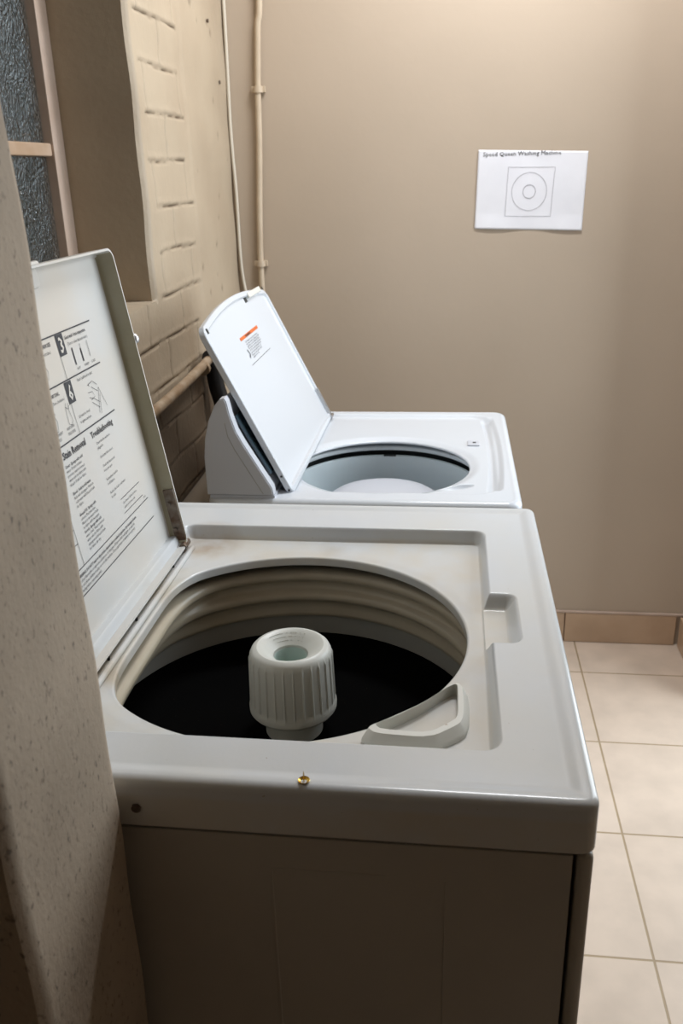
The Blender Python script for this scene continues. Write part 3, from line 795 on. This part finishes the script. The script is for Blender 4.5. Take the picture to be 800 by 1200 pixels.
stroke(bm, circ(.197, 1.364, .0165, .0170, 36, .01), .0016, toW, .0004, True)
bmobj('pencil_drawing', bm, M['pencil'], pap)
bm = text_geo([('Speed Queen Washing Machine', .072, 1.4545, .0155, False, 1.02)], toW, .0005)
bmobj('handwriting', bm, M['ink'], pap)

# conduit on the back wall, with two saddles
cp = empty('conduit_pipe', (-.53, YB-.012, 0)); tag(cp, 'beige-painted thin vertical conduit pipe clipped to the back wall beside the corner', 'pipe')
bm = bmesh.new(); tube(bm, smoothpath([(-.545, YB-.010, .01), (-.545, YB-.010, .8), (-.5455, YB-.010, 1.14), (-.541, YB-.011, 1.3), (-.530, YB-.011, 1.50), (-.525, YB-.011, 1.64), (-.517, YB-.010, 1.78), (-.508, YB-.010, 1.9), (-.505, YB-.010, 2.59)]), .0082, 14)
bmobj('conduit', bm, M['pipe'], cp, smooth=True)
for z, x in ((1.637, -.525), (1.190, -.5445)):
    bm = bmesh.new(); tube(bm, [(x, YB-.010, z-.008), (x, YB-.010, z+.008)], .0125, 16); box(bm, x-.019, x+.019, YB-.010, YB-.0005, z-.008, z+.008, .002)
    bmobj('saddle_clip', bm, M['pipe'], cp, smooth=True)
# cable down the corner
bm = bmesh.new(); tube(bm, smoothpath([(-.602, YB-.006, 2.59), (-.604, YB-.006, 1.85), (-.608, YB-.006, 1.55), (-.604, YB-.006, 1.38), (-.604, YB-.006, 1.21), (-.596, YB-.008, 1.12), (-.57, YB-.03, 1.02), (-.55, YB-.05, .8)]), .0045, 10)
tag(bmobj('cable', bm, M['cable'], None, smooth=True), 'thin pale cable running down the corner of brick wall and back wall', 'cable')
# pipes and hose low on the brick wall
bm = bmesh.new(); tube(bm, smoothpath([(-.598, 1.30, .978), (-.598, 1.75, .985), (-.598, 2.05, .999), (-.597, 2.075, 1.003)]), .0115, 14)
for y in (1.6, 2.04): tube(bm, [(-.598, y-.007, .990 if y > 2 else .981), (-.598, y+.007, .991 if y > 2 else .9815)], .016, 14)
tag(bmobj('water_pipe', bm, M['copper'], None, smooth=True), 'thin worn beige pipe running level along the brick wall behind the machines', 'pipe')
bm = bmesh.new(); tube(bm, smoothpath([(-.594, 2.085, 1.008), (-.594, 2.098, 1.004), (-.592, 2.105, .98), (-.588, 2.11, .93), (-.578, 2.12, .85), (-.574, 2.13, .60), (-.574, 2.15, .2), (-.570, 2.15, .02)]), [.0195]*8+[.0205]*30+[.017]*19, 16)
tag(bmobj('drain_hose', bm, M['hose'], None, smooth=True), 'thick black hose hanging from the wall pipe behind the far machine', 'hose')
bm = bmesh.new(); tube(bm, [(-.575, 1.1, .700), (-.575, 1.85, .715), (-.575, 2.085, .721)], .036, 20)
tag(bmobj('waste_pipe', bm, M['waste'], None, smooth=True), 'wide beige waste pipe low along the brick wall behind the machines', 'pipe')
# nails left in the plaster
for (y, z, l) in ((2.378, 1.781, 'rusty nail in the plaster, nearer the top of the photo'), (2.455, 1.651, 'rusty nail in the plaster beside the pale cable, lower one')):
    bm = bmesh.new(); tube(bm, [(-.622, y, z), (-.613, y, z+.001)], .0022, 8); tube(bm, [(-.614, y, z+.001), (-.610, y, z+.001)], .0045, 10)
    tag(bmobj('nail', bm, M['rust'], None), l, 'nail')

# ================================================================== light
W = bpy.data.worlds.new('w'); S.world = W; W.use_nodes = True
N, L = W.node_tree.nodes, W.node_tree.links; bg = N['Background']
tc = N.new('ShaderNodeTexCoord'); sp = N.new('ShaderNodeSeparateXYZ'); L.new(tc.outputs['Generated'], sp.inputs[0])
cr = N.new('ShaderNodeValToRGB'); e = cr.color_ramp.elements
e[0].position = .40; e[0].color = (.035, .040, .036, 1); e[1].position = .75; e[1].color = (.52, .58, .62, 1)
x = cr.color_ramp.elements.new(.52); x.color = (.10, .12, .13, 1)
mr = N.new('ShaderNodeMapRange'); mr.inputs['From Min'].default_value = -1; mr.inputs['From Max'].default_value = 1
L.new(sp.outputs['Z'], mr.inputs['Value']); L.new(mr.outputs['Result'], cr.inputs['Fac']); L.new(cr.outputs['Color'], bg.inputs['Color'])
bg.inputs['Strength'].default_value = 1.0
def area(name, loc, rot, sx, sy, power, col):
    l = bpy.data.lights.new(name, 'AREA'); l.shape = 'RECTANGLE'; l.size = sx; l.size_y = sy; l.energy = power; l.color = col
    o = bpy.data.objects.new(name, l); C.objects.link(o); o.location = loc; o.rotation_euler = rot; return o
area('doorway_daylight', (XR+.60, 2.05, 1.40), (0, math.radians(90), 0), 1.9, 1.3, 44, (.86, .94, 1.0))
# unseen lamp with a short fitting, added for light from above
lampo = empty('unseen_lamp', (.15, 2.0, ZC-.04)); tag(lampo, 'short white lamp fitting added out of view on the ceiling above the machines', 'lamp')
bm = bmesh.new(); box(bm, -.15, .45, 1.96, 2.04, ZC-.03, ZC-.001, .004); bmobj('fitting', bm, M['white_side'], lampo, smooth=True)
area('unseen_lamp_light', (.15, 2.0, ZC-.05), (0, 0, 0), .6, .12, 24, (.95, .97, 1.0))

# ================================================================== camera
cam = bpy.data.cameras.new('camera'); co = bpy.data.objects.new('camera', cam); C.objects.link(co); S.camera = co
yaw, pitch, roll = 1.31745749e-01, -3.73034372e-01, -2.88203014e-02
R = Matrix.Rotation(yaw, 4, 'Z') @ Matrix.Rotation(PI/2+pitch, 4, 'X') @ Matrix.Rotation(roll, 4, 'Z')
co.matrix_world = Matrix.Translation((0, 0, 1.428)) @ R
cam.sensor_fit = 'VERTICAL'; cam.sensor_height = 36; cam.sensor_width = 24; cam.lens = 36*1019.45/1200; cam.clip_start = .02
cam.dof.use_dof = True; cam.dof.focus_distance = 1.1; cam.dof.aperture_fstop = 11

S.view_settings.view_transform = 'Standard'; S.view_settings.look = 'None'; S.view_settings.exposure = .02; S.view_settings.gamma = 1
S.view_settings.use_curve_mapping = False
S.cycles.max_bounces = 8; S.cycles.diffuse_bounces = 5
